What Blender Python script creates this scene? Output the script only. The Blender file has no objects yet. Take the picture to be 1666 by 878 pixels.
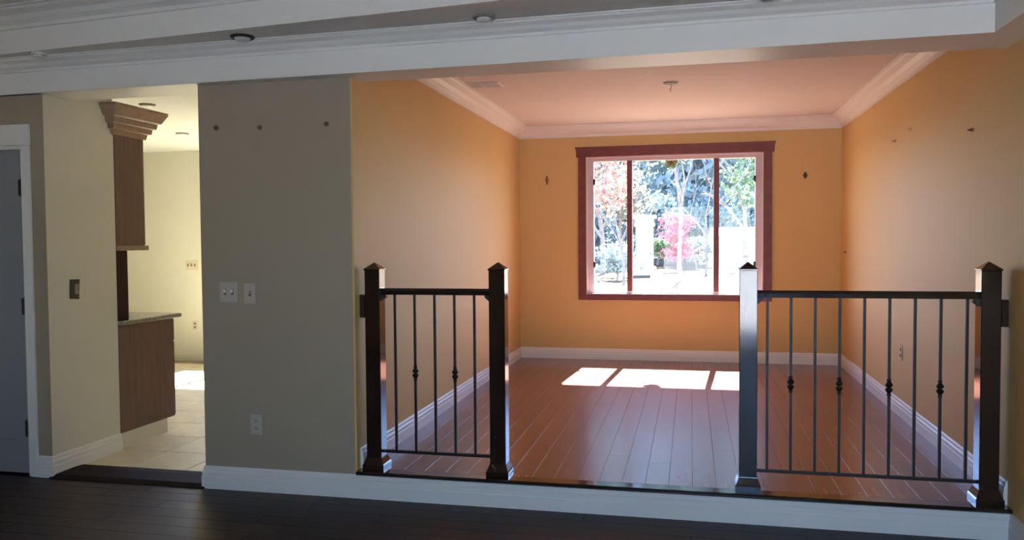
import bpy, bmesh, math, random
from mathutils import Vector, Matrix
random.seed(7)
SC = bpy.context.scene
COL = SC.collection

# ------------------------------------------------------------------ camera
def cam_axes(yaw, pitch, roll):
    y, p, r = map(math.radians, (yaw, pitch, roll))
    f = Vector((-math.sin(y)*math.cos(p), math.cos(y)*math.cos(p), math.sin(p)))
    rt = Vector((math.cos(y), math.sin(y), 0)); up = rt.cross(f)
    return rt*math.cos(r)+up*math.sin(r), -rt*math.sin(r)+up*math.cos(r), f
cd = bpy.data.cameras.new('camera'); cam = bpy.data.objects.new('camera', cd); COL.objects.link(cam)
rt, up, fw = cam_axes(12.507, -2.103, -0.428)
M = Matrix((rt, up, -fw)).transposed().to_4x4(); M.translation = (0, 0, 1.46)
cam.matrix_world = M
cd.sensor_fit = 'HORIZONTAL'; cd.sensor_width = 36; cd.lens = 36*1313.45/1666
cd.clip_start = 0.05; cd.clip_end = 400
SC.camera = cam

# ------------------------------------------------------------------ light
SUN_DIR = Vector((-0.07, -1.0, -1.2)).normalized()
SUN_W = 80.0
SKY = 1.12
EXPO = 0.50
W = bpy.data.worlds.new('world'); SC.world = W; W.use_nodes = True
nt = W.node_tree; nt.nodes.clear()
sky = nt.nodes.new('ShaderNodeTexSky'); sky.sky_type = 'NISHITA'; sky.sun_disc = False
sky.sun_elevation = math.asin(-SUN_DIR.z); sky.sun_rotation = 0.0; sky.dust_density = 0.3; sky.ozone_density = 3.0
bg = nt.nodes.new('ShaderNodeBackground'); bg.inputs['Strength'].default_value = SKY
wo = nt.nodes.new('ShaderNodeOutputWorld')
tint = nt.nodes.new('ShaderNodeMix'); tint.data_type = 'RGBA'; tint.blend_type = 'MULTIPLY'; tint.inputs[0].default_value = 1.0
tint.inputs[7].default_value = (0.88, 0.94, 1.12, 1); nt.links.new(sky.outputs[0], tint.inputs[6])
nt.links.new(tint.outputs[2], bg.inputs[0]); nt.links.new(bg.outputs[0], wo.inputs[0])
sd = bpy.data.lights.new('sun', 'SUN'); sd.energy = SUN_W; sd.angle = math.radians(0.53); sd.color = (1.0, 0.96, 0.88)
sun = bpy.data.objects.new('sun', sd); COL.objects.link(sun)
sun.rotation_euler = SUN_DIR.to_track_quat('-Z', 'Y').to_euler()
sun.location = (0, 20, 25)
def portal(name, loc, sx, sy, direction):
    l = bpy.data.lights.new(name, 'AREA'); l.shape = 'RECTANGLE'; l.size = sx; l.size_y = sy
    l.energy = 1; l.cycles.is_portal = True
    o = bpy.data.objects.new(name, l); COL.objects.link(o); o.location = loc
    o.rotation_euler = Vector(direction).to_track_quat('-Z', 'Z').to_euler()
portal('portal_dining', (-0.2, 8.99, 1.62), 1.9, 1.6, (0, -1, 0))
portal('portal_kitchen', (-4.6, 8.99, 1.62), 2.0, 1.6, (0, -1, 0))
portal('portal_living', (.37, -2.37, 1.15), 2.15, 2.3, (0, 1, 0))
vs = SC.view_settings; vs.view_transform = 'Standard'; vs.look = 'None'; vs.gamma = 1; vs.use_curve_mapping = False
vs.exposure = EXPO

# ------------------------------------------------------------------ materials
def mat(name, color, rough=0.6, spec=0.5, metal=0.0, var=0.0, vscale=3.0, bump=0.0, bscale=60, stretch=None,
        rand=0.0, coat=0.0, coat_rough=0.1, color2=None):
    m = bpy.data.materials.new(name); m.use_nodes = True
    n = m.node_tree; b = n.nodes['Principled BSDF']
    b.inputs['Roughness'].default_value = rough; b.inputs['Metallic'].default_value = metal
    b.inputs['Specular IOR Level'].default_value = spec
    b.inputs['Coat Weight'].default_value = coat; b.inputs['Coat Roughness'].default_value = coat_rough
    tc = n.nodes.new('ShaderNodeTexCoord'); mp = n.nodes.new('ShaderNodeMapping')
    n.links.new(tc.outputs['Object'], mp.inputs[0])
    if stretch: mp.inputs['Scale'].default_value = stretch
    c = (*color, 1)
    nz = n.nodes.new('ShaderNodeTexNoise'); nz.inputs['Scale'].default_value = vscale; nz.inputs['Detail'].default_value = 5
    n.links.new(mp.outputs[0], nz.inputs[0])
    ramp = n.nodes.new('ShaderNodeValToRGB')
    if color2: a, z = color2, color
    else: a = tuple(x*(1-var) for x in color); z = tuple(min(1, x*(1+var)) for x in color)
    ramp.color_ramp.elements[0].color = (*a, 1); ramp.color_ramp.elements[1].color = (*z, 1)
    ramp.color_ramp.elements[0].position = 0.3; ramp.color_ramp.elements[1].position = 0.7
    n.links.new(nz.outputs[0], ramp.inputs[0]); out = ramp.outputs[0]
    if rand:
        oi = n.nodes.new('ShaderNodeObjectInfo'); mr = n.nodes.new('ShaderNodeMapRange')
        mr.inputs[3].default_value = 1-rand; mr.inputs[4].default_value = 1+rand
        n.links.new(oi.outputs['Random'], mr.inputs[0])
        hs = n.nodes.new('ShaderNodeHueSaturation'); n.links.new(mr.outputs[0], hs.inputs['Value'])
        n.links.new(out, hs.inputs['Color']); out = hs.outputs[0]
    n.links.new(out, b.inputs['Base Color'])
    if bump:
        nb = n.nodes.new('ShaderNodeTexNoise'); nb.inputs['Scale'].default_value = bscale
        n.links.new(mp.outputs[0], nb.inputs[0])
        bp = n.nodes.new('ShaderNodeBump'); bp.inputs['Strength'].default_value = bump; bp.inputs['Distance'].default_value = 0.01
        n.links.new(nb.outputs[0], bp.inputs['Height']); n.links.new(bp.outputs[0], b.inputs['Normal'])
    return m
TAN = mat('tan_wall_paint', (0.66, 0.455, 0.195), 0.6, 0.3, var=0.03, vscale=0.8, bump=0.05, bscale=120)
CREAM = mat('cream_wall_paint', (0.66, 0.645, 0.55), 0.6, 0.3, var=0.03, vscale=0.8, bump=0.05, bscale=120)
WHITE = mat('white_trim_paint', (0.80, 0.79, 0.76), 0.4, 0.4, var=0.015, vscale=2)
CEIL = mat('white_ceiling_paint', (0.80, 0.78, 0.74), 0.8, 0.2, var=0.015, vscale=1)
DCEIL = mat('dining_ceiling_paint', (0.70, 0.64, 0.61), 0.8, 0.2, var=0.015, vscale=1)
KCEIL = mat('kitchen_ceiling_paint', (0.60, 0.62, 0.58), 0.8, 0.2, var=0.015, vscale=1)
CHERRY = mat('cherry_wood_planks', (0.20, 0.062, 0.042), 0.26, 0.5, var=0.2, vscale=2.5, stretch=(14, 1, 14), rand=0.12, coat=0.4, coat_rough=0.22)
DARKPL = mat('dark_wood_planks', (0.026, 0.014, 0.011), 0.42, 0.3, var=0.25, vscale=2.5, stretch=(1, 14, 14), bump=0.1, bscale=12, rand=0.2)
SUB = mat('dark_underfloor', (0.012, 0.008, 0.006), 0.8, var=0.1)
NBOUNCE = mat('pale_bounce_ground', (0.58, 0.60, 0.64), 0.9, 0.1, var=0.2)  # pale unseen ground added to bounce light up onto the soffit
TAUPE = mat('taupe_wall_tone', (0.37, 0.315, 0.235), 0.6, 0.3, var=0.03, vscale=0.8, bump=0.05, bscale=120)  # darker, greyer tone than the tan walls
ESP = mat('espresso_wood', (0.022, 0.013, 0.010), 0.10, 0.5, var=0.25, vscale=3, stretch=(12, 12, 1), coat=0.3, coat_rough=0.05)
THR = mat('worn_dark_threshold_wood', (0.020, 0.012, 0.010), 0.75, 0.15, var=0.2)
IRON = mat('black_iron', (0.012, 0.010, 0.009), 0.45, 0.4, var=0.1)
REDW = mat('mahogany_window_wood', (0.16, 0.035, 0.030), 0.4, 0.4, var=0.2, vscale=4, stretch=(3, 3, 3))
VINYL = mat('white_window_vinyl', (0.62, 0.50, 0.52), 0.35, 0.4, var=0.01)
CAB = mat('brown_cabinet_wood', (0.13, 0.078, 0.065), 0.4, 0.4, var=0.18, vscale=3, stretch=(10, 10, 1))
CABL = mat('light_brown_cabinet_moulding', (0.30, 0.20, 0.15), 0.4, 0.4, var=0.12, vscale=3, stretch=(1, 10, 10))
GRAN = mat('grey_green_granite', (0.22, 0.21, 0.17), 0.2, 0.5, var=0.4, vscale=60)
SPLASH = mat('dark_red_backsplash', (0.030, 0.009, 0.009), 0.6, 0.2, var=0.2)
TILE = mat('beige_floor_tile', (0.78, 0.69, 0.50), 0.35, 0.4, var=0.12, vscale=5, rand=0.05)
GROUT = mat('tile_grout', (0.40, 0.34, 0.24), 0.9, var=0.05)
DOORP = mat('door_shaded_grey', (0.26, 0.28, 0.31), 0.4, 0.4, var=0.015)  # light fall-off at the far left is darkened into the door colour
BLACK = mat('black_metal', (0.01, 0.01, 0.012), 0.4, 0.5, metal=0.3, var=0.1)
DARKP = mat('dark_plate', (0.035, 0.03, 0.022), 0.5, var=0.2, vscale=30)
GREYP = mat('grey_plate', (0.25, 0.23, 0.20), 0.5, var=0.1, vscale=30)
PLATE = mat('almond_plastic', (0.62, 0.55, 0.42), 0.4, 0.4, var=0.02)
DPLATE = mat('grey_beige_plastic', (0.46, 0.42, 0.37), 0.4, 0.4, var=0.02)
ANCH = mat('brown_grey_anchor_plastic', (0.13, 0.105, 0.08), 0.6, var=0.1)
TPLATE = mat('brown_plastic', (0.20, 0.10, 0.05), 0.4, 0.4, var=0.05)
STEEL = mat('brushed_nickel', (0.55, 0.53, 0.50), 0.3, 0.5, metal=0.8, var=0.05)
LENS = mat('frosted_lamp_glass', (0.75, 0.75, 0.72), 0.4, 0.5, var=0.02)
LAWN = mat('pale_dry_lawn', (0.13, 0.11, 0.07), 0.9, 0.1, var=0.0, vscale=0.5, color2=(0.10, 0.050, 0.022), bump=0.3, bscale=20)
STUCCO = mat('white_masonry', (0.82, 0.80, 0.78), 0.8, 0.2, var=0.05, vscale=4, bump=0.2, bscale=40)
ROOF = mat('grey_roofing', (0.20, 0.18, 0.17), 0.8, 0.2, var=0.15, vscale=8)
BARK = mat('grey_bark', (0.26, 0.23, 0.21), 0.8, 0.2, var=0.25, vscale=8, bump=0.4, bscale=25)
def leafm(name, c, t=0.35):
    m = mat(name, c, 0.5, 0.3, var=0.35, vscale=1.2)
    n = m.node_tree; b = n.nodes['Principled BSDF']; o = n.nodes['Material Output']
    tr = n.nodes.new('ShaderNodeBsdfTranslucent'); tr.inputs[0].default_value = (*c, 1)
    mx = n.nodes.new('ShaderNodeMixShader'); mx.inputs[0].default_value = t
    n.links.new(b.outputs[0], mx.inputs[1]); n.links.new(tr.outputs[0], mx.inputs[2]); n.links.new(mx.outputs[0], o.inputs[0])
    return m
EVERG = leafm('evergreen_needles', (0.25, 0.32, 0.32), 0.2)
GREEN = leafm('green_leaves', (0.14, 0.22, 0.12), 0.25)
PALE = leafm('pale_spring_leaves', (0.26, 0.25, 0.19), 0.25)
PINK = leafm('pink_blossom', (0.42, 0.10, 0.17), 0.25)
CORAL = leafm('coral_leaves', (0.34, 0.16, 0.12), 0.25)
def glassm():
    m = bpy.data.materials.new('clear_window_glass'); m.use_nodes = True; n = m.node_tree
    n.nodes.clear(); o = n.nodes.new('ShaderNodeOutputMaterial')
    t = n.nodes.new('ShaderNodeBsdfTransparent'); t.inputs[0].default_value = (0.96, 0.98, 0.98, 1)
    g = n.nodes.new('ShaderNodeBsdfGlossy'); g.inputs['Roughness'].default_value = 0.02
    lw = n.nodes.new('ShaderNodeLayerWeight'); lw.inputs[0].default_value = 0.5
    pw = n.nodes.new('ShaderNodeMath'); pw.operation = 'POWER'; pw.inputs[1].default_value = 5
    fr = n.nodes.new('ShaderNodeMapRange'); fr.inputs[3].default_value = 0.02; fr.inputs[4].default_value = 0.9
    n.links.new(lw.outputs['Facing'], pw.inputs[0]); n.links.new(pw.outputs[0], fr.inputs[0])
    mx = n.nodes.new('ShaderNodeMixShader'); n.links.new(fr.outputs[0], mx.inputs[0])
    n.links.new(t.outputs[0], mx.inputs[1]); n.links.new(g.outputs[0], mx.inputs[2]); n.links.new(mx.outputs[0], o.inputs[0])
    return m
GLASS = glassm()

# ------------------------------------------------------------------ mesh helpers
class MB:
    def __init__(s): s.v = []; s.f = []; s.smooth = False
    def box(s, x0, x1, y0, y1, z0, z1):
        i = len(s.v)
        s.v += [(x, y, z) for z in (z0, z1) for y in (y0, y1) for x in (x0, x1)]
        for q in ((0, 2, 3, 1), (4, 5, 7, 6), (0, 1, 5, 4), (2, 6, 7, 3), (0, 4, 6, 2), (1, 3, 7, 5)):
            s.f.append(tuple(i+k for k in q))
        return s
    def bevbox(s, x0, x1, y0, y1, z0, z1, b=0.003):
        """box with chamfered top edges"""
        return s.loops([[(x0, y0, z0), (x1, y0, z0), (x1, y1, z0), (x0, y1, z0)],
                 [(x0, y0, z1-b), (x1, y0, z1-b), (x1, y1, z1-b), (x0, y1, z1-b)],
                 [(x0+b, y0+b, z1), (x1-b, y0+b, z1), (x1-b, y1-b, z1), (x0+b, y1-b, z1)]])
    def rbox(s, x0, x1, y0, y1, z0, z1, b=0.003):
        """box chamfered on all edges of the z faces and vertical edges"""
        def oc(d, z):
            return [(x0+d+b, y0+d, z), (x1-d-b, y0+d, z), (x1-d, y0+d+b, z), (x1-d, y1-d-b, z),
                    (x1-d-b, y1-d, z), (x0+d+b, y1-d, z), (x0+d, y1-d-b, z), (x0+d, y0+d+b, z)]
        return s.loops([oc(b, z0), oc(0, z0+b), oc(0, z1-b), oc(b, z1)])
    def loops(s, L, cap=True):
        i = len(s.v); n = len(L[0])
        for l in L: s.v += [tuple(p) for p in l]
        for a in range(len(L)-1):
            for k in range(n):
                s.f.append((i+a*n+k, i+a*n+(k+1) % n, i+(a+1)*n+(k+1) % n, i+(a+1)*n+k))
        if cap:
            s.f.append(tuple(i+k for k in reversed(range(n)))); s.f.append(tuple(i+(len(L)-1)*n+k for k in range(n)))
        return s
    def cyl(s, c, r, h, n=20, r2=None, axis='z'):
        r2 = r if r2 is None else r2
        def ring(rr, t):
            out = []
            for k in range(n):
                a = 2*math.pi*k/n; u, w = rr*math.cos(a), rr*math.sin(a)
                out.append({'z': (c[0]+u, c[1]+w, c[2]+t), 'y': (c[0]+u, c[1]+t, c[2]-w), 'x': (c[0]+t, c[1]+u, c[2]+w)}[axis])
            return out
        return s.loops([ring(r, 0), ring(r2, h)])
    def lathe(s, c, prof, n=20):
        return s.loops([[(c[0]+max(r, 1e-4)*math.cos(2*math.pi*k/n), c[1]+max(r, 1e-4)*math.sin(2*math.pi*k/n), c[2]+z) for k in range(n)] for r, z in prof])
    def tube(s, pts, radii, n=8):
        L = []
        for i, p in enumerate(pts):
            p = Vector(p); d = (Vector(pts[min(i+1, len(pts)-1)])-Vector(pts[max(i-1, 0)])).normalized()
            a = d.orthogonal().normalized()
            if L_prev := getattr(s, '_a', None):
                a2 = (L_prev - d*L_prev.dot(d))
                if a2.length > 1e-3 and i: a = a2.normalized()
            s._a = a
            b = d.cross(a)
            L.append([p+radii[i]*(a*math.cos(2*math.pi*k/n)+b*math.sin(2*math.pi*k/n)) for k in range(n)])
        return s.loops(L)
    def sweep(s, path, prof):
        """prof: closed list of (d, z); d is measured to the LEFT of the xy path; ends mitred at corners"""
        P = [Vector(p) for p in path]; L = []
        for i, p in enumerate(P):
            dirs = []
            if i > 0: dirs.append((P[i]-P[i-1]).normalized())
            if i < len(P)-1: dirs.append((P[i+1]-P[i]).normalized())
            ns = [Vector((-d.y, d.x)) for d in dirs]
            m = ns[0] if len(ns) == 1 else (ns[0]+ns[1])/(1+ns[0].dot(ns[1]))
            L.append([(p.x+m.x*d, p.y+m.y*d, z) for d, z in prof])
        return s.loops(L)
    def build(s, name, m, parent=None, smooth=False):
        me = bpy.data.meshes.new(name); me.from_pydata(s.v, [], s.f); me.materials.append(m)
        bm = bmesh.new(); bm.from_mesh(me); bmesh.ops.recalc_face_normals(bm, faces=bm.faces); bm.to_mesh(me); bm.free()
        if smooth: me.shade_smooth()
        o = bpy.data.objects.new(name, me); COL.objects.link(o)
        if parent is not None:
            o.parent = parent
            o.location = -parent.location if isinstance(parent, bpy.types.Object) and not parent.get('local') else (0, 0, 0)
            if parent.parent: o.location = (0, 0, 0)
        return o
def tag(o, label, cat, group=None, kind=None):
    o['label'] = label; o['category'] = cat
    if group: o['group'] = group
    if kind: o['kind'] = kind
    return o
def empty(name, loc, local=False):
    o = bpy.data.objects.new(name, None); COL.objects.link(o); o.location = loc; o.empty_display_size = 0.1
    if local: o['local'] = 1
    return o
def struct(name, mb, m, label, cat):
    return tag(mb.build(name, m), label, cat, kind='structure')
def copy_tree(o, parent=None):
    c = o.copy(); COL.objects.link(c)
    if parent: c.parent = parent
    for ch in list(o.children): copy_tree(ch, c)
    return c

# ------------------------------------------------------------------ dimensions
YW, YB = 4.26, 8.78
XL, XR = -1.858, 1.503
XA, XP = -2.825, -3.90           # dark wall's end, yellow passage wall
HK = 0.155
Z1, Z2, Z3 = 2.379, 2.585, 2.83   # soffit underside, second step, living ceiling
ZD, ZK = 2.70, 2.575              # dining, kitchen ceilings
XLL, YBK, XKL = -5.3, -2.2, -7.6
HH = 2.95

# ------------------------------------------------------------------ walls
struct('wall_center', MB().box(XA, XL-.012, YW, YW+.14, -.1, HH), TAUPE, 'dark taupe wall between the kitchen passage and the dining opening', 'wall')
struct('wall_right', MB().box(XR, XR+.14, YBK-.14, YB+.17, -.1, HH), TAN, 'long tan wall on the right running from living room into the dining room', 'wall')
struct('wall_dining_left', MB().box(XL-.12, XL, YW+.14, YB, -.1, HH).box(XL-.012, XL, YW+.001, YW+.14, -.1, HH), TAN, 'tan left side wall of the raised dining room', 'wall')
wx0, wx1, wz0, wz1 = -1.115, 0.735, 0.865, 2.355        # dining window opening
kx0, kx1 = -5.60, -3.60                                 # kitchen window opening, unseen; set by the floor sun patch, sized for light
struct('wall_dining_back', MB().box(XL-.12, wx0, YB, YB+.17, -.3, HH).box(wx1, XR, YB, YB+.17, -.3, HH)
       .box(wx0, wx1, YB, YB+.17, -.3, wz0).box(wx0, wx1, YB, YB+.17, wz1, HH), TAN, 'orange tan back wall of the dining room around the window', 'wall')
struct('wall_kitchen_back', MB().box(XKL, kx0, YB, YB+.17, -.3, HH).box(kx1, XL-.12, YB, YB+.17, -.3, HH)
       .box(kx0, kx1, YB, YB+.17, -.3, wz0).box(kx0, kx1, YB, YB+.17, wz1, HH), CREAM, 'pale cream far wall of the kitchen', 'wall')
struct('wall_kitchen_side', MB().box(XKL-.14, XKL, 4.78, YB+.17, -.1, HH), CREAM, 'cream side wall of the kitchen left of the cabinets', 'wall')
struct('wall_passage', MB().box(XP-.10, XP, YW+.006, 4.88, -.1, HH).box(XKL, XP-.10, 4.78, 4.88, -.1, HH), CREAM, 'yellow cream wall of the kitchen passage with dark electrical box', 'wall')
dx0, dx1, dz1 = -4.84, -4.035, 2.07                     # door opening
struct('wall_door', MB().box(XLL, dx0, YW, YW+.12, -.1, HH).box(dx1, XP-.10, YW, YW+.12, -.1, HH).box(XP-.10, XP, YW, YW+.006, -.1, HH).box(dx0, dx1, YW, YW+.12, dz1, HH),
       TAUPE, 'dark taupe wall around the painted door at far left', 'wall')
struct('wall_left', MB().box(XLL-.14, XLL, YBK, YW+.6, -.1, HH), TAN, 'tan left wall of the living room out of view', 'wall')
gx0, gx1, gz1 = -.7, 1.45, 2.30                        # glazed opening behind the camera, added and sized to light the living room
struct('wall_back', MB().box(XLL-.14, gx0, YBK-.14, YBK, -.1, HH).box(gx1, XR+.14, YBK-.14, YBK, -.1, HH).box(gx0, gx1, YBK-.14, YBK, gz1, HH),
       TAN, 'tan wall behind the camera with an added glazed door', 'wall')

# ------------------------------------------------------------------ ceilings and the stepped soffit
struct('ceiling', MB().box(XLL, XR, YBK, YW, Z3, Z3+.1), CEIL, 'white upper ceiling of the living room tray', 'ceiling')
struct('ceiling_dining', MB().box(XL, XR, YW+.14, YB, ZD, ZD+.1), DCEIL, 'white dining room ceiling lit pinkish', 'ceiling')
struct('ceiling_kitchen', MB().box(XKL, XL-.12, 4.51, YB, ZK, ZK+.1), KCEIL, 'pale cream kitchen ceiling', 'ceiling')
def yf1(x): return 4.235-(x+4.2)*0.0325     # front of the lowest step
def yf2(x): return 4.07-(x+4.0)*0.108       # front of the second step
xs1, xs2 = 1.335, 1.06                        # side returns by the right wall
# lowest step: along the rear, then forward along the right wall
m = MB()
m.loops([[(XLL, YW, z), (XLL, yf1(XLL), z), (xs1, yf1(xs1), z), (XR, yf1(xs1), z), (XR, YW, z)] for z in (Z1, Z2+.1)])
m.box(xs1, XR, YBK, yf1(xs1), Z1, Z2+.1)
m.box(XL, XR, YW, YW+.14, Z1, HH)             # header over the dining opening
m.box(XP, XA, YW, 4.51, Z1, HH)               # header over the kitchen passage
m.box(XLL, XP, YW-.02, YW+.0, Z1, HH)
struct('trim_1', m, WHITE, 'white painted lower beam and soffit crossing above the dining opening', 'beam')
m = MB()
m.loops([[(XLL, yf1(XLL)+.02, z), (XLL, yf2(XLL), z), (xs2, yf2(xs2), z), (xs2, yf1(xs2)+.02, z)] for z in (Z2, Z3+.05)])
m.box(xs2, xs1+.02, YBK, yf1(xs1)+.02, Z2, Z3+.05)
struct('trim_2', m, CEIL, 'white upper soffit step holding the recessed lights', 'soffit')
crown = lambda z, h, p: [(0, z-h), (p*.12, z-h), (p*.12, z-h*.80), (p*.35, z-h*.62), (p*.50, z-h*.40), (p*.80, z-h*.22), (p*.86, z-h*.10), (p, z-h*.10), (p, z), (0, z)]
struct('trim_3', MB().sweep([(xs1, YBK), (xs1, yf1(xs1)), (XLL, yf1(XLL))], crown(Z2, .075, .085)), WHITE, 'white crown moulding along the lower soffit step', 'moulding')
struct('trim_4', MB().sweep([(xs2, YBK), (xs2, yf2(xs2)), (XLL, yf2(XLL))], crown(Z3, .11, .12)), WHITE, 'white crown moulding around the upper tray ceiling', 'moulding')
struct('trim_5', MB().sweep([(XR, YW+.14), (XR, YB), (XL, YB), (XL, YW+.14)], crown(ZD, .125, .125)), WHITE, 'cream white crown moulding around the dining room ceiling', 'moulding')

# ------------------------------------------------------------------ floors made of planks and tiles
PL = {}
def plank_mesh(key, lx, ly, m, th=.014, b=.0004):
    if key not in PL:
        o = MB().bevbox(0, lx, 0, ly, 0, th, b).build('plank', m); PL[key] = o.data; bpy.data.objects.remove(o)
    return PL[key]
def put(name, me, loc, parent):
    o = bpy.data.objects.new(name, me); COL.objects.link(o); o.parent = parent; o.location = loc
fd = struct('floor_dining', MB().box(XL, XR, YW+.0, YB, -.02, HK-.0145), SUB, 'raised dining room floor of glossy cherry red wood planks', 'floor')
fl = struct('floor', MB().box(XLL, XR, YBK, YW+.5, -.12, -.0145), SUB, 'dark espresso wood plank floor of the living room', 'floor')
fk = struct('floor_kitchen', MB().box(XKL, XL-.12, YW+.22, YB, -.11, .004), GROUT, 'beige stone tile floor of the kitchen', 'floor')
def rows_y(parent, x0, x1, y0, y1, w, z, m, key, lens, gap=.0012):
    nx = int(round((x1-x0)/w)); w = (x1-x0)/nx
    for i in range(nx):
        y = y0; first = True
        while y < y1-.02:
            L = random.choice(lens)*(random.choice((.35, .6, .85)) if first else 1); first = False
            L = min(L, y1-y)
            if y1-(y+L) < .15: L = y1-y
            L = round(L, 2) if y+L < y1-.01 else L
            me = plank_mesh((key, round(w, 4), round(L, 3)), w-gap*2, L-gap*2, m)
            put('plank', me, (x0+i*w+gap, y+gap, z), parent); y += L
rows_y(fd, XL+.012, XR-.012, YW+.06, YB-.012, .122, HK-.014, CHERRY, 'c', (.9, 1.2, 1.5), .0007)
def rows_x(parent, x0, x1, y0, y1, w, z, m, key, lens, gap=.0012):
    ny = int(round((y1-y0)/w)); w = (y1-y0)/ny
    for i in range(ny):
        x = x0; first = True
        while x < x1-.02:
            L = random.choice(lens)*(random.choice((.35, .6, .85)) if first else 1); first = False
            L = min(L, x1-x)
            if x1-(x+L) < .15: L = x1-x
            L = round(L, 2) if x+L < x1-.01 else L
            me = plank_mesh((key, round(w, 4), round(L, 3)), L-gap*2, w-gap*2, m)
            put('plank', me, (x+gap, y0+i*w+gap, z), parent); x += L
rows_x(fl, XLL, XR, 2.30, YW-.012, .125, -.014, DARKPL, 'd', (1.0, 1.3, 1.6))
MB().box(XLL, XR, YBK, 2.30, -.0145, 0).build('plank_field', DARKPL, fl)['kind'] = 'stuff'
tw = .405
ti = MB().bevbox(0, tw-.006, 0, tw-.006, 0, .012, .002).build('tile', TILE); tm = ti.data; bpy.data.objects.remove(ti)
for i in range(14):
    for j in range(11):
        x, y = XKL+.01+i*tw, YW+.235+j*tw
        if x+tw > XL-.12 or y+tw > YB+.01: continue
        if x+tw < XP and y < 4.88: continue
        put('tile', tm, (x, y, .004), fk)
# rows cut against the passage walls
# threshold of dark wood at the kitchen passage
th = MB().sweep([(XA-.0, YW-.03), (XP, YW-.03)], [(0, 0), (0, .006), (-.04, .020), (-.20, .022), (-.27, .018), (-.27, 0)])
struct('trim_6', th, THR, 'dark wood threshold between the living room floor and the kitchen tiles', 'threshold')
# dark nosing along the edge of the step
struct('trim_7', MB().sweep([(XL+.003, YW+.055), (XR-.003, YW+.055)], [(0, HK-.020), (0, HK+.001), (-.075, HK+.001), (-.083, HK-.006), (-.083, HK-.014), (-.078, HK-.020)]),
       ESP, 'dark wood nosing along the edge of the raised dining floor', 'nosing')

# ------------------------------------------------------------------ baseboards
def base(h, z=0, p=.018):
    return [(0, z), (p, z), (p, z+h*.52), (p*.86, z+h*.56), (p*.86, z+h*.74), (p*.55, z+h*.80), (p*.50, z+h*.93), (p*.2, z+h), (0, z+h)]
struct('baseboard_front', MB().sweep([(XR, YW), (XA, YW), (XA, YW+.14)], base(.134)), WHITE, 'white stepped baseboard along the dark wall and the floor step', 'baseboard')
struct('baseboard_right', MB().sweep([(XR, YBK), (XR, YW)], base(.134)), WHITE, 'white baseboard at the foot of the right living room wall', 'baseboard')
struct('baseboard_dining', MB().sweep([(XR, YW+.05), (XR, YB), (XL, YB), (XL, YW+.05)], base(.118, HK)), WHITE, 'white baseboard around the raised dining room', 'baseboard')
struct('baseboard_passage', MB().sweep([(XP, 4.88), (XP, YW), (-3.993, YW)], [(-d, z) for d, z in base(.134)][::-1]) if False else
       MB().sweep([(-3.993, YW), (XP, YW), (XP, 4.88)][::-1], [(d, z) for d, z in base(.134)]), WHITE, 'white baseboard at the foot of the yellow passage wall', 'baseboard')
struct('baseboard_kitchen', MB().sweep([(XL-.12, YB), (XKL, YB)], base(.11, .01)), CREAM, 'cream baseboard at the foot of the far kitchen wall', 'baseboard')

# ------------------------------------------------------------------ door at far left
d1 = empty('door_1', (-4.4375, YW, 0)); tag(d1, 'door with black hinges at far left, shade put into its grey', 'door', kind='structure')
slab = MB().box(dx0+.03, dx1-.035, YW+.03, YW+.065, .012, dz1-.025)
for (a, b, c, d) in ((dx0+.03, dx0+.14, .012, dz1-.025), (dx1-.145, dx1-.035, .012, dz1-.025), (dx0+.14, dx1-.145, .012, .22), (dx0+.14, dx1-.145, dz1-.14, dz1-.025), (dx0+.14, dx1-.145, .95, 1.06)):
    slab.box(a, b, YW+.018, YW+.03, c, d)
slab.build('slab', DOORP, d1)
MB().box(dx0, dx0+.028, YW-.002, YW+.12, 0, dz1).box(dx1-.033, dx1, YW-.002, YW+.12, 0, dz1).box(dx0, dx1, YW-.002, YW+.12, dz1-.022, dz1+.002).build('jamb', WHITE, d1)
MB().rbox(dx0-.065, dx0+.012, YW-.018, YW, 0, dz1+.0).rbox(dx1-.012, dx1+.042, YW-.018, YW, 0, dz1+.0).build('casing', WHITE, d1)
MB().rbox(dx0-.075, dx1+.045, YW-.022, YW, dz1, dz1+.130).build('head_casing', WHITE, d1)
for z in (1.76, 1.02, .25):
    h = MB().cyl((dx1-.046, YW+.006, z), .013, .10, 12).box(dx1-.055, dx1-.028, YW+.012, YW+.020, z, z+.10)
    h.cyl((dx1-.040, YW+.010, z-.006), .008, .112, 8).build('hinge', BLACK, d1)
MB().cyl((dx0+.10, YW-.035, .96), .025, .055, 16, axis='y').build('knob', BLACK, d1)

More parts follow.
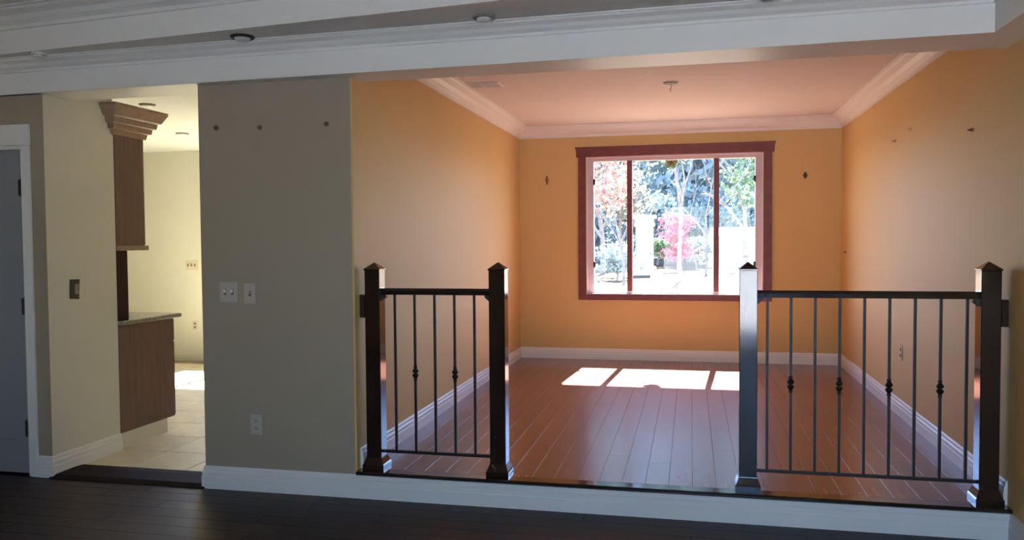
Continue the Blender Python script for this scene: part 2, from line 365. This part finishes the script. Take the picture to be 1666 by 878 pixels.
# ------------------------------------------------------------------ windows
def window(name, x0, x1, z0, z1, y, label, cas, mull, head=True):
    w = empty(name, ((x0+x1)/2, y, z0)); tag(w, label, 'window', kind='structure')
    fy0, fy1 = y+.05, y+.12
    # wooden casing boards on the room side
    c = MB().box(x0-.085, x0, y-.020, y, z0, z1).box(x1, x1+.085, y-.020, y, z0, z1)
    c.build('side_casing', cas, w)
    MB().rbox(x0-.105, x1+.105, y-.034, y, z1, z1+.105, .004).box(x0-.115, x1+.115, y-.042, y, z1+.088, z1+.108).build('head_casing', cas, w)
    MB().rbox(x0-.085, x1+.085, y-.028, y, z0-.060, z0, .004).build('sill_casing', cas, w)
    # reveal lining
    MB().box(x0, x0+.012, y-.018, y+.16, z0, z1).box(x1-.012, x1, y-.018, y+.16, z0, z1).box(x0+.012, x1-.012, y-.018, y+.16, z0, z0+.010).box(x0+.012, x1-.012, y-.018, y+.16, z1-.010, z1).build('lining', VINYL, w)
    a, b, c_, d = x0+.012, x1-.012, z0+.010, z1-.010
    fr = MB().box(a, a+.065, fy0, fy1, c_, d).box(b-.065, b, fy0, fy1, c_, d).box(a+.065, b-.065, fy0, fy1, c_, c_+.022).box(a+.065, b-.065, fy0, fy1, d-.035, d)
    fr.build('frame', VINYL, w)
    xs = [a+.065]+[t for u in mull for t in (u-.028, u+.028)]+[b-.065]
    for u in mull:
        MB().box(u-.028, u+.028, fy0-.01, fy1, c_+.022, d-.035).build('mullion', cas, w)
    for k in range(0, len(xs), 2):
        MB().box(xs[k], xs[k+1], y+.085, y+.089, c_+.022, d-.035).build('pane', GLASS, w)
    return w
w1 = window('window_1', wx0, wx1, wz0, wz1, YB, 'three-pane window with dark mahogany casing in the dining room', REDW, (-.648, .262))
for x, z in ((-1.030, 2.10), (-1.030, 1.20), (.650, 2.10), (.650, 1.20)):
    MB().rbox(x-.012, x+.012, YB+.03, YB+.05, z-.035, z+.02, .003).box(x-.006, x+.006, YB+.015, YB+.035, z-.05, z+.0).build('latch', BLACK, w1)
window('window_2', kx0, kx1, wz0, wz1, YB, 'unseen kitchen window behind the dark wall, sized for light', WHITE, (-4.93, -4.27))
g = empty('window_3', (-.2, YBK, 0)); tag(g, 'unseen glazed door added behind the camera to light the living room', 'window', kind='structure')
MB().box(gx0, gx0+.07, YBK-.1, YBK-.03, 0, gz1).box(gx1-.07, gx1, YBK-.1, YBK-.03, 0, gz1).box(gx0, gx1, YBK-.1, YBK-.03, 0, .07).box(gx0, gx1, YBK-.1, YBK-.03, gz1-.07, gz1).box(.34, .42, YBK-.1, YBK-.03, .07, gz1-.07).build('frame', WHITE, g)
for a, b in ((gx0+.07, .34), (.42, gx1-.07)):
    MB().box(a, b, YBK-.067, YBK-.063, .07, gz1-.07).build('pane', GLASS, g)

# ------------------------------------------------------------------ railings
PY = 4.365
def newel(x, parent, side=0):
    o = MB().rbox(x-.045, x+.045, PY-.045, PY+.045, HK+.001, 1.297, .003).build('newel_post', ESP, parent)
    def sq(r, z): return [(x-r, PY-r, z), (x+r, PY-r, z), (x+r, PY+r, z), (x-r, PY+r, z)]
    MB().loops([sq(.044, 1.294), sq(.049, 1.297), sq(.049, 1.302), sq(.003, 1.338)]).build('post_cap', ESP, o)
    sk = MB().loops([sq(.064, HK+.001), sq(.064, HK+.022), sq(.060, HK+.028), sq(.0465, HK+.062), sq(.0455, HK+.066)])
    b = sk.build('base_moulding', ESP, o)
    return o
_bal = {}
def railing(posts, bals, knuckled, wallx, loc, label):
    r = empty('railing', loc); tag(r, label, 'railing', 'railings guarding the dining step')
    for p in posts: newel(p, r)
    a, b = posts[0]+.045, posts[1]-.045
    MB().loops([[(x, PY-.028, 1.155), (x, PY+.028, 1.155), (x, PY+.030, 1.176), (x, PY+.018, 1.192), (x, PY-.018, 1.192), (x, PY-.030, 1.176)] for x in (a, b)]).build('handrail', ESP, r)
    MB().box(a, b, PY-.008, PY+.008, .240, .256).build('bottom_rail', IRON, r)
    for x in (a+.0, b-.0):
        s = 1 if x == a else -1
        MB().loops([[(x, y, 1.155), (x+s*.030, y, 1.155), (x+s*.030, y, 1.143), (x, y, 1.118)] for y in (PY-.02, PY+.02)]).build('rail_bracket', IRON, r)
    w0, w1_ = (wallx, posts[0]-.045) if wallx < posts[0] else (posts[1]+.045, wallx)
    MB().rbox(w0, w1_, PY-.040, PY+.030, 1.022, 1.155, .003).build('wall_block', ESP, r)
    for k, x in enumerate(bals):
        o = MB().box(x-.0068, x+.0068, PY-.0068, PY+.0068, .250, 1.158).build('baluster', IRON, r)
        if k in knuckled:
            MB().lathe((x, PY, .705), [(.0075, -.045), (.011, -.040), (.011, -.034), (.0085, -.030), (.016, -.018), (.019, -.012), (.016, -.005), (.0095, -.001), (.0095, .001), (.016, .005), (.019, .012), (.016, .018), (.0085, .030), (.011, .034), (.011, .040), (.0075, .045)], 14).build('knuckle', IRON, o)
    return r
railing((-1.779, -1.047), (-1.657, -1.538, -1.419, -1.302, -1.186), (1, 3), XL, (-1.41, PY, HK),
        'short dark wood and iron railing left of the step opening, five balusters')
railing((.290, 1.425), (.387, .504, .622, .740, .858, .976, 1.094, 1.212, 1.331), (1, 3, 5, 7), XR, (.86, PY, HK),
        'long dark wood and iron railing right of the step opening, nine balusters')

# ------------------------------------------------------------------ kitchen cabinets
XC = XP-.003
# cabinets stand 2 mm off the wall behind them
wc = empty('wall_cabinet', (-4.6, 5.03, 1.41)); tag(wc, 'brown wooden wall cabinet with stepped crown, upper one by the passage wall', 'cabinet')
MB().box(-5.9, XC, 4.88, 5.18, 1.44, 2.26).build('body', CAB, wc)
MB().rbox(XC-.002, XC+.004, 4.885, 5.182, 1.445, 2.22, .001).build('end_panel', CAB, wc)
for k in range(4):
    a = -5.898+k*.5; b = min(a+.494, XC)
    dd = MB().rbox(a, b, 5.181, 5.203, 1.445, 2.215, .003).build('door', CABL, wc)  # paler wood on these doors stands in for window light on their edges
    MB().cyl((b-.04, 5.203, 1.52), .012, .025, 12, axis='y').build('knob', STEEL, dd)
prof = [(0, 2.21), (.018, 2.21), (.026, 2.245), (.045, 2.250), (.050, 2.283), (.070, 2.290), (.076, 2.325), (.094, 2.332), (.128, 2.395), (.128, 2.412), (0, 2.412)]
MB().sweep([(-4.12, 4.878), (XC, 4.878), (XC, 5.19), (-5.9, 5.19)][::-1], [(-d, z) for d, z in prof] and prof and [(d, z) for d, z in prof]).build('crown', CABL, wc) if False else None
# crown wraps front, end and the return onto the passage wall
cr = MB()
L = []
for d, z in prof:
    L.append([(-5.9, 5.19+d, z), (XC+d, 5.19+d, z), (XC+d, 4.878-d, z), (XC-.001, 4.878-d, z), (XC-.001, 5.0, z), (-5.9, 5.0, z)])
cr.loops(L); cr.build('crown', CABL, wc)
MB().box(-5.9, XC+.014, 4.882, 5.215, 1.408, 1.442).build('light_rail', CABL, wc)
bc = empty('base_cabinet', (-4.6, 5.2, 0)); tag(bc, 'brown wooden base cabinet under the stone counter with white toe kick', 'cabinet')
MB().box(-5.9, XC, 4.882, 5.49, .126, .884).build('body', CAB, bc)
MB().rbox(XC-.002, XC+.004, 4.885, 5.492, .127, .884, .001).build('end_panel', CAB, bc)
o = MB().box(-5.9, XC-.004, 4.882, 5.41, .016, .126).build('toe_kick', CREAM, bc); o['label'] = 'cream white toe kick'
for k in range(4):
    a = -5.898+k*.5; b = min(a+.494, XC)
    dd = MB().rbox(a, b, 5.491, 5.511, .135, .70, .003).build('door', CAB, bc)
    MB().cyl((b-.04, 5.511, .62), .012, .025, 12, axis='y').build('knob', STEEL, dd)
    dd = MB().rbox(a, b, 5.491, 5.511, .71, .875, .003).build('drawer', CAB, bc)
    MB().cyl(((a+b)/2, 5.511, .79), .012, .025, 12, axis='y').build('knob', STEEL, dd)
tag(MB().rbox(-5.9, XP+.03, 4.881, 5.565, .885, .917, .006).build('countertop', GRAN), 'grey green stone countertop on the brown base cabinet', 'countertop')
tag(MB().rbox(-5.88, XP-.004, 4.881, 5.005, .917, 1.408, .004).build('backsplash', SPLASH), 'dark red brown upright panel between counter and wall cabinet', 'backsplash')

# ------------------------------------------------------------------ small fittings
def wplate(name, c, axis, sgn, w, h, m, label, cat, toggles=0, outlet=False, group=None, inner=None, t=.006):
    """a plate on a wall; axis = wall normal axis, sgn = direction the plate faces"""
    e = empty(name, c, local=True)
    def bx(u0, u1, d0, d1, z0, z1):
        mb = MB()
        if axis == 'y':
            mb.box(u0, u1, min(sgn*d0, sgn*d1), max(sgn*d0, sgn*d1), z0, z1)
        else:
            mb.box(min(sgn*d0, sgn*d1), max(sgn*d0, sgn*d1), u0, u1, z0, z1)
        return mb
    bx(-w/2, w/2, 0, t, -h/2, h/2).build('cover_plate', m, e)
    inner = inner or m
    for k in range(toggles):
        u = (k-(toggles-1)/2)*.046
        bx(u-.005, u+.005, t, t+.014, -.002, .014).build('toggle', inner, e)
        bx(u-.008, u+.008, t, t+.001, -.016, .016).build('toggle_slot', TPLATE, e)
    if outlet:
        for z in (-.022, .022):
            bx(-.015, .015, t, t+.002, z-.013, z+.013).build('socket', inner, e)
            bx(-.007, -.004, t+.002, t+.0028, z-.006, z+.006).build('slot', BLACK, e)
            bx(.004, .007, t+.002, t+.0028, z-.006, z+.006).build('slot', BLACK, e)
    tag(e, label, cat, group)
    return e
wplate('light_switch', (-2.646, YW, 1.169), 'y', -1, .116, .116, DPLATE, 'double toggle light switch plate on the dark wall', 'switch', toggles=2, inner=WHITE)
wplate('light_switch', (-2.510, YW, 1.162), 'y', -1, .072, .116, DPLATE, 'single blank switch plate right of the double switch on the dark wall', 'switch', toggles=1)
wplate('wall_outlet', (-2.484, YW, .394), 'y', -1, .072, .116, DPLATE, 'grey beige wall outlet low on the dark wall above the baseboard', 'outlet', outlet=True)
wplate('wall_outlet', (XR, 6.356, .62), 'x', -1, .070, .112, PLATE, 'tan wall outlet low on the right dining wall behind the railing', 'outlet', outlet=True, inner=TPLATE)
wplate('wall_outlet', (-5.925, YB, .45), 'y', -1, .072, .116, PLATE, 'small outlet low on the far kitchen wall', 'outlet', outlet=True, inner=GREYP)
wplate('light_switch', (-5.955, YB, 1.185), 'y', -1, .165, .116, PLATE, 'wide switch plate on the far kitchen wall', 'switch', toggles=3, inner=GREYP)
e = empty('electrical_box', (XP, 4.482, 1.168), local=True); tag(e, 'dark uncovered electrical box on the yellow passage wall', 'electrical box')
MB().loops([[(0, -.040+a, -.062+a*.4), (0, .034-a, -.070+a), (0, .042-a, .060-a), (0, -.036+a, .062-a)] if i == 0 else
            [(.010, -.040+a, -.062+a*.4), (.010, .034-a, -.070+a), (.010, .042-a, .060-a), (.010, -.036+a, .062-a)] for i, a in ((0, 0), (1, .002))]).build('box_body', DARKP, e)
MB().box(.010, .016, -.006, .026, -.035, .030).build('switch_body', GREYP, e)
def hook(c, axis, sgn, m, label, size=.012, group='small anchors left in the walls', lo=.0):
    e = empty('wall_anchor', c, local=True); tag(e, label, 'wall anchor', group)
    a = MB().cyl((0, 0, 0), size, sgn*.006, 12, axis=axis); a.build('collar', m, e)
    b = MB().cyl((0, 0, 0) if axis == 'x' else (0, 0, 0), size*.5, sgn*.022, 8, axis=axis)
    if lo: b.box(-size*.5, size*.5, min(0, sgn*.014), max(0, sgn*.014), -lo, lo)
    b.build('peg', m, e)
hook((-2.708, YW, 2.129), 'y', -1, ANCH, 'leftmost of the three small dark anchors high on the dark wall', .016)
hook((-2.428, YW, 2.120), 'y', -1, ANCH, 'middle of the three small dark anchors high on the dark wall', .014)
hook((-2.014, YW, 2.125), 'y', -1, ANCH, 'rightmost of the three small dark anchors high on the dark wall', .014)
hook((-1.545, YB, 2.115), 'y', -1, TPLATE, 'small brown curtain hook left of the dining window', .018, 'curtain hooks beside the window', .045)
hook((1.145, YB, 2.105), 'y', -1, DARKP, 'small dark curtain hook right of the dining window', .022, 'curtain hooks beside the window', .03)
hook((XR, 4.888, 2.046), 'x', -1, TPLATE, 'small brown anchor high on the right wall nearest the beam', .010)
hook((XR, 6.60, 2.185), 'x', -1, PLATE, 'small pale anchor high on the right wall, lower of two', .012)
hook((XR, 6.16, 2.222), 'x', -1, PLATE, 'small pale anchor high on the right wall, upper of two', .012)
hook((XR, 8.543, 1.318), 'x', -1, TPLATE, 'tiny brown anchor on the right dining wall beside the back corner', .012)

def downlight(c, r, label, group, ring=STEEL):
    e = empty('recessed_light', c, local=True); tag(e, label, 'ceiling light', group)
    MB().lathe((0, 0, 0), [(r, -.0005), (r, -.006), (r*.92, -.012), (r*.78, -.010), (r*.74, -.001)], 28).build('trim_ring', ring, e, smooth=False)
    MB().lathe((0, 0, 0), [(r*.70, -.0115), (r*.66, -.016), (r*.45, -.024), (r*.01, -.028)], 24).build('lamp_face', LENS, e, smooth=True)
G = 'recessed lights in the soffit above the opening'
downlight((-3.755, 4.092, Z2), .043, 'recessed soffit light furthest left, above the painted door', G, WHITE)
downlight((-2.395, 4.035, Z2), .064, 'recessed soffit light with dark ring above the dark wall', G, DARKP)
downlight((-1.015, 3.975, Z2), .060, 'recessed soffit light above the shorter railing side', G, GREYP)
downlight((.362, 3.94, Z2), .060, 'recessed soffit light at the top edge right of centre', G, DARKP)
downlight((-5.06, 7.35, ZK), .065, 'recessed kitchen ceiling light further back', 'kitchen ceiling lights', GREYP)
downlight((-4.27, 5.75, ZK), .065, 'recessed kitchen ceiling light nearest the passage beam', 'kitchen ceiling lights', GREYP)
def vent(c, w, d, label, n, m=WHITE, dark=TPLATE):
    e = empty('ceiling_vent', c, local=True); tag(e, label, 'vent', 'ceiling air vents')
    MB().box(-w/2, w/2, -d/2, -d/2+.018, -.008, 0).box(-w/2, w/2, d/2-.018, d/2, -.008, 0).box(-w/2, -w/2+.018, -d/2+.018, d/2-.018, -.008, 0).box(w/2-.018, w/2, -d/2+.018, d/2-.018, -.008, 0).box(-.008, .008, -d/2+.018, d/2-.018, -.008, 0).build('frame', m, e)
    MB().box(-w/2+.018, w/2-.018, -d/2+.018, d/2-.018, -.0015, -.0005).build('duct_shade', BLACK, e)  # black sheet standing in for the shade behind the slats
    for k in range(n):
        y = -d/2+.024+k*(d-.048)/(n-1)
        MB().loops([[(x, y-.005, -.002), (x, y-.004, -.001), (x, y+.006, -.009), (x, y+.005, -.010)] for x in (-w/2+.018, w/2-.018)]).build('slat', m, e)
    return e
v = vent((-1.62, 6.28, ZD), .30, .20, 'white air vent in the dining ceiling beside the left crown moulding', 4)
vent((-4.62, 6.20, ZK), .26, .13, 'small air vent in the kitchen ceiling above the wall cabinet', 5, GREYP)
e = empty('ceiling_box_cover', (-.158, 6.56, ZD), local=True); tag(e, 'small round ceiling box with bare wire end, middle of dining ceiling', 'ceiling box')
MB().lathe((0, 0, 0), [(.065, -.0005), (.064, -.006), (.058, -.008)], 24).build('rim', WHITE, e)
MB().lathe((0, 0, 0), [(.058, -.0085), (.056, -.013), (.002, -.015)], 20).build('opening', DARKP, e)  # dark disc standing in for the shade inside the box
MB().tube([(0, 0, -.012), (.006, 0, -.035), (-.004, 0, -.055), (.004, 0, -.075)], [.004, .004, .005, .003], 6).build('wire', PLATE, e)

# ------------------------------------------------------------------ outside
def gz(y): return -.25+min(21, max(0, (y-9)))*.022
gm = MB()
NX, NY = 40, 40
for j in range(NY+1):
    y = 8.95+(j/NY)**1.6*110
    for i in range(NX+1):
        x = -90+i*180/NX; gm.v.append((x, y, gz(y)+.12*math.sin(x*.3)*math.cos(y*.21)*(1 if y > 14 else 0)))
for j in range(NY):
    for i in range(NX):
        a = j*(NX+1)+i; gm.f.append((a, a+1, a+NX+2, a+NX+1))
struct('ground', gm, LAWN, 'bright dry lawn outside the dining window', 'lawn')
struct('ground_north', MB().box(-60, 60, -60, YBK-.14, -.3, -.12), NBOUNCE, 'added unseen pale patio behind the living room', 'reflector')
struct('roof', MB().box(-9, 3, YB+.17, 9.45, 2.885, 3.05).box(-9, 3, YBK-.9, YB+.17, 3.05, 3.2), ROOF, 'roof slab with eaves over the windows', 'roof')
def px(u, v, Y):   # point at depth Y seen along a ray (only used to lay out the garden on the ground)
    d = rt*((u-833)/1313.45)-up*((v-439)/1313.45)+fw
    return Vector((0, 0, 1.46))+d*(Y/d.y)
# gate pillar
c = px(1049, 440, 30); e = empty('gate_pillar', (c.x, 30, gz(30)), local=True); tag(e, 'white square masonry gate pillar seen through the centre pane', 'pillar')
zt = px(1049, 350, 30).z-gz(30)
MB().rbox(-.30, .30, -.30, .30, -.2, zt-.42, .01).build('shaft', STUCCO, e)
MB().rbox(-.40, .40, -.40, .40, -.2, .25, .02).build('plinth', STUCCO, e)
MB().rbox(-.36, .36, -.36, .36, zt-.42, zt-.30, .02).rbox(-.32, .32, -.32, .32, zt-.30, zt-.12, .02).rbox(-.42, .42, -.42, .42, zt-.12, zt, .02).build('cap', STUCCO, e)
# small white outbuilding at right and pale house behind
c = px(1188, 420, 36.5); e = empty('white_shed', (c.x, 36.5, gz(36.5)), local=True); tag(e, 'low white outbuilding seen through the right pane', 'shed')
MB().box(-1.0, 1.0, -.8, .8, -.2, 1.35).build('walls', STUCCO, e)
MB().loops([[(x, -.95, 1.35), (x, .95, 1.35), (x, 0, 1.75)] for x in (-1.15, 1.15)]).build('roof', ROOF, e)
MB().box(-.2, .5, -.83, -.80, -.1, 1.0).build('door', VINYL, e)

def leaf_cloud(blobs, n, size, mb):
    for _ in range(n):
        b = random.choice(blobs)
        while True:
            p = Vector((random.uniform(-1, 1), random.uniform(-1, 1), random.uniform(-1, 1)))
            if .3 < p.length < 1: break
        q = Vector(b[0])+Vector((p.x*b[1], p.y*b[1], p.z*b[2]))
        a = Vector((random.gauss(0, 1), random.gauss(0, 1), random.gauss(0, 1))).normalized()
        u = a.orthogonal().normalized()*size*random.uniform(.6, 1.3); w = a.cross(u).normalized()*u.length*.6
        i = len(mb.v); mb.v += [tuple(q-u), tuple(q+w), tuple(q+u), tuple(q-w)]; mb.f.append((i, i+1, i+2, i+3))
def branches(mb, p, d, L, r, depth, spread=.55):
    pts = [p]; cur = Vector(p); dd = Vector(d).normalized()
    for k in range(3):
        dd = (dd+Vector((random.gauss(0, .10), random.gauss(0, .10), random.gauss(.03, .06)))).normalized()
        cur = cur+dd*L/3; pts.append(cur.copy())
    mb.tube(pts, [r, r*.88, r*.76, r*.62], 6)
    if depth:
        for k in range(random.choice((2, 3))):
            nd = (dd+Vector((random.gauss(0, spread), random.gauss(0, spread), random.gauss(.05, spread*.5)))).normalized()
            branches(mb, pts[-1 if k else -2], nd, L*random.uniform(.6, .8), r*.58, depth-1, spread)
def tree(name, u, Y, h, cw, kind, m, label, cat='tree', n=1500, leaf=.14, group='garden trees outside the window', trunk=.12):
    c = px(u, 400, Y); e = empty(name, (c.x, Y, gz(Y)), local=True); tag(e, label, cat, group)
    tb = MB()
    if kind == 'conifer':
        tb.tube([(0, 0, -.3), (0, 0, h*.5), (0, 0, h*.96)], [trunk, trunk*.6, .02], 7); tb.build('trunk', BARK, e)
        lb = MB(); bl = []
        for k in range(14):
            t = k/13; r = cw*(1-t)**.8*.5+.15
            for q in range(5):
                a = random.uniform(0, 6.28); bl.append(((r*.6*math.cos(a), r*.6*math.sin(a), h*(.08+.88*t)), r*.55+.1, h*.05))
        leaf_cloud(bl, n, leaf, lb); lb.build('foliage', m, e)
    elif kind == 'bare':
        branches(tb, (0, 0, -.2), (random.uniform(-.1, .1), 0, 1), h*.38, trunk, 4, .42); tb.build('branches', BARK, e)
        if m:
            lb = MB(); bl = [((random.gauss(0, cw*.3), random.gauss(0, cw*.3), h*random.uniform(.45, .95)), cw*.25, h*.1) for _ in range(12)]
            leaf_cloud(bl, n, leaf, lb); lb.build('foliage', m, e)
    else:
        branches(tb, (0, 0, -.2), (0, 0, 1), h*.4, trunk, 2, .5); tb.build('trunk', BARK, e)
        lb = MB(); bl = []
        z0 = .12 if kind == 'shrub' else .35
        for k in range(16):
            a = random.uniform(0, 6.28); rr = random.uniform(0, cw*.36)
            bl.append(((rr*math.cos(a), rr*math.sin(a), h*random.uniform(z0+.12, .88)), cw*.24, h*.13))
        leaf_cloud(bl, n, leaf, lb); lb.build('foliage', m, e)
    return e
for k, (u, Y, h, cw, lab) in enumerate(((915, 57, 23.9, 6, 'tall blue green evergreen at far left beyond the window edge'),
        (962, 50, 21.0, 5.4, 'tall blue green evergreen at the left edge of the left pane'),
        (1008, 64, 26.9, 6, 'tall blue green evergreen behind the left mullion'),
        (1058, 71, 29.8, 6.2, 'tall blue green evergreen behind the white pillar'),
        (1105, 57, 23.9, 6, 'tall blue green evergreen behind the pink shrub'),
        (1150, 50, 21.0, 5.4, 'tall blue green evergreen left of the right mullion'),
        (1196, 64, 26.9, 6, 'tall blue green evergreen behind the right pane'),
        (1240, 71, 29.8, 6.2, 'tall blue green evergreen beyond the right window edge'),
        (1285, 57, 23.9, 6, 'tall blue green evergreen furthest right beyond the window edge'))):
    tree('evergreen_tree', u, Y, h, cw, 'conifer', EVERG, lab, n=5200, leaf=.34)  # tree heights stretched to hold sky light out of the dining room
tree('leafy_tree', 980, 31, 5.6, 3.2, 'round', CORAL, 'coral leaved tree in the left pane', n=900, leaf=.11)
tree('leafy_tree', 1008, 36, 5.0, 3.4, 'round', PALE, 'pale leaved tree low in the left pane', n=1200, leaf=.12)
tree('leafy_tree', 1215, 33, 6.5, 3.6, 'round', GREEN, 'green leaved tree in the right pane', n=1300, leaf=.12)
tree('flowering_shrub', 1105, 32, 2.45, 1.9, 'shrub', PINK, 'pink flowering shrub in the centre pane', 'shrub', n=1500, leaf=.07, trunk=.05)
tree('garden_shrub', 1080, 36, 1.6, 1.6, 'shrub', GREEN, 'green shrub between the pillar and the pink shrub', 'shrub', n=800, leaf=.08, trunk=.04)
tree('garden_shrub', 1134, 33.5, 1.5, 1.8, 'shrub', EVERG, 'dark shrub right of the pink shrub', 'shrub', n=800, leaf=.08, trunk=.04)
tree('garden_shrub', 1003, 27, 1.3, 2.2, 'shrub', EVERG, 'dark shrub low in the left pane', 'shrub', n=800, leaf=.08, trunk=.04)
for u, Y, h, w_, lab in ((925, 39.5, 3.6, 2.5, 'dense dark hedge bush at the left window edge'),
        (973, 42, 4.4, 2.5, 'dense dark hedge bush behind the left pane'),
        (1021, 44.5, 4.0, 2.5, 'dense dark hedge bush behind the white pillar'),
        (1069, 39.5, 3.6, 2.5, 'dense dark hedge bush left of the pink shrub'),
        (1117, 42, 4.4, 2.5, 'dense dark hedge bush right of the pink shrub'),
        (1165, 44.5, 4.0, 2.5, 'dense dark hedge bush behind the right mullion'),
        (1213, 39.5, 3.6, 2.5, 'dense dark hedge bush behind the white outbuilding'),
        (1261, 42, 4.4, 2.5, 'dense dark hedge bush beyond the right window edge')):
    tree('hedge_bush', u, Y, h, w_, 'shrub', EVERG, lab, 'shrub', n=1500, leaf=.15, trunk=.06)
tree('bare_tree', 1110, 26, 6.5, 3.0, 'bare', None, 'pale bare branched tree in the centre pane', trunk=.075)
tree('bare_tree', 1148, 29, 6.0, 3.0, 'bare', None, 'slender bare tree by the right mullion', trunk=.05)
tree('bare_tree', 1015, 25, 5.5, 3.0, 'bare', PALE, 'bare tree with few pale leaves in the left pane', n=200, leaf=.08, trunk=.05)
# green hanging plant under the eaves
c = px(1092, 262, 9.02)
e = empty('hanging_plant', (c.x, 9.02, c.z), local=True); tag(e, 'green hanging plant ball at the top of the centre pane', 'hanging plant')
lb = MB(); leaf_cloud([((0, 0, 0), .085, .085)], 700, .012, lb); lb.build('foliage', GREEN, e)
MB().lathe((0, 0, 0), [(.01, -.06), (.05, -.05), (.062, -.01), (.062, 0)], 16).build('basket', TPLATE, e)
MB().tube([(0, 0, 0), (0, 0, 2.884-c.z)], [.003, .003], 5).build('cord', BLACK, e)
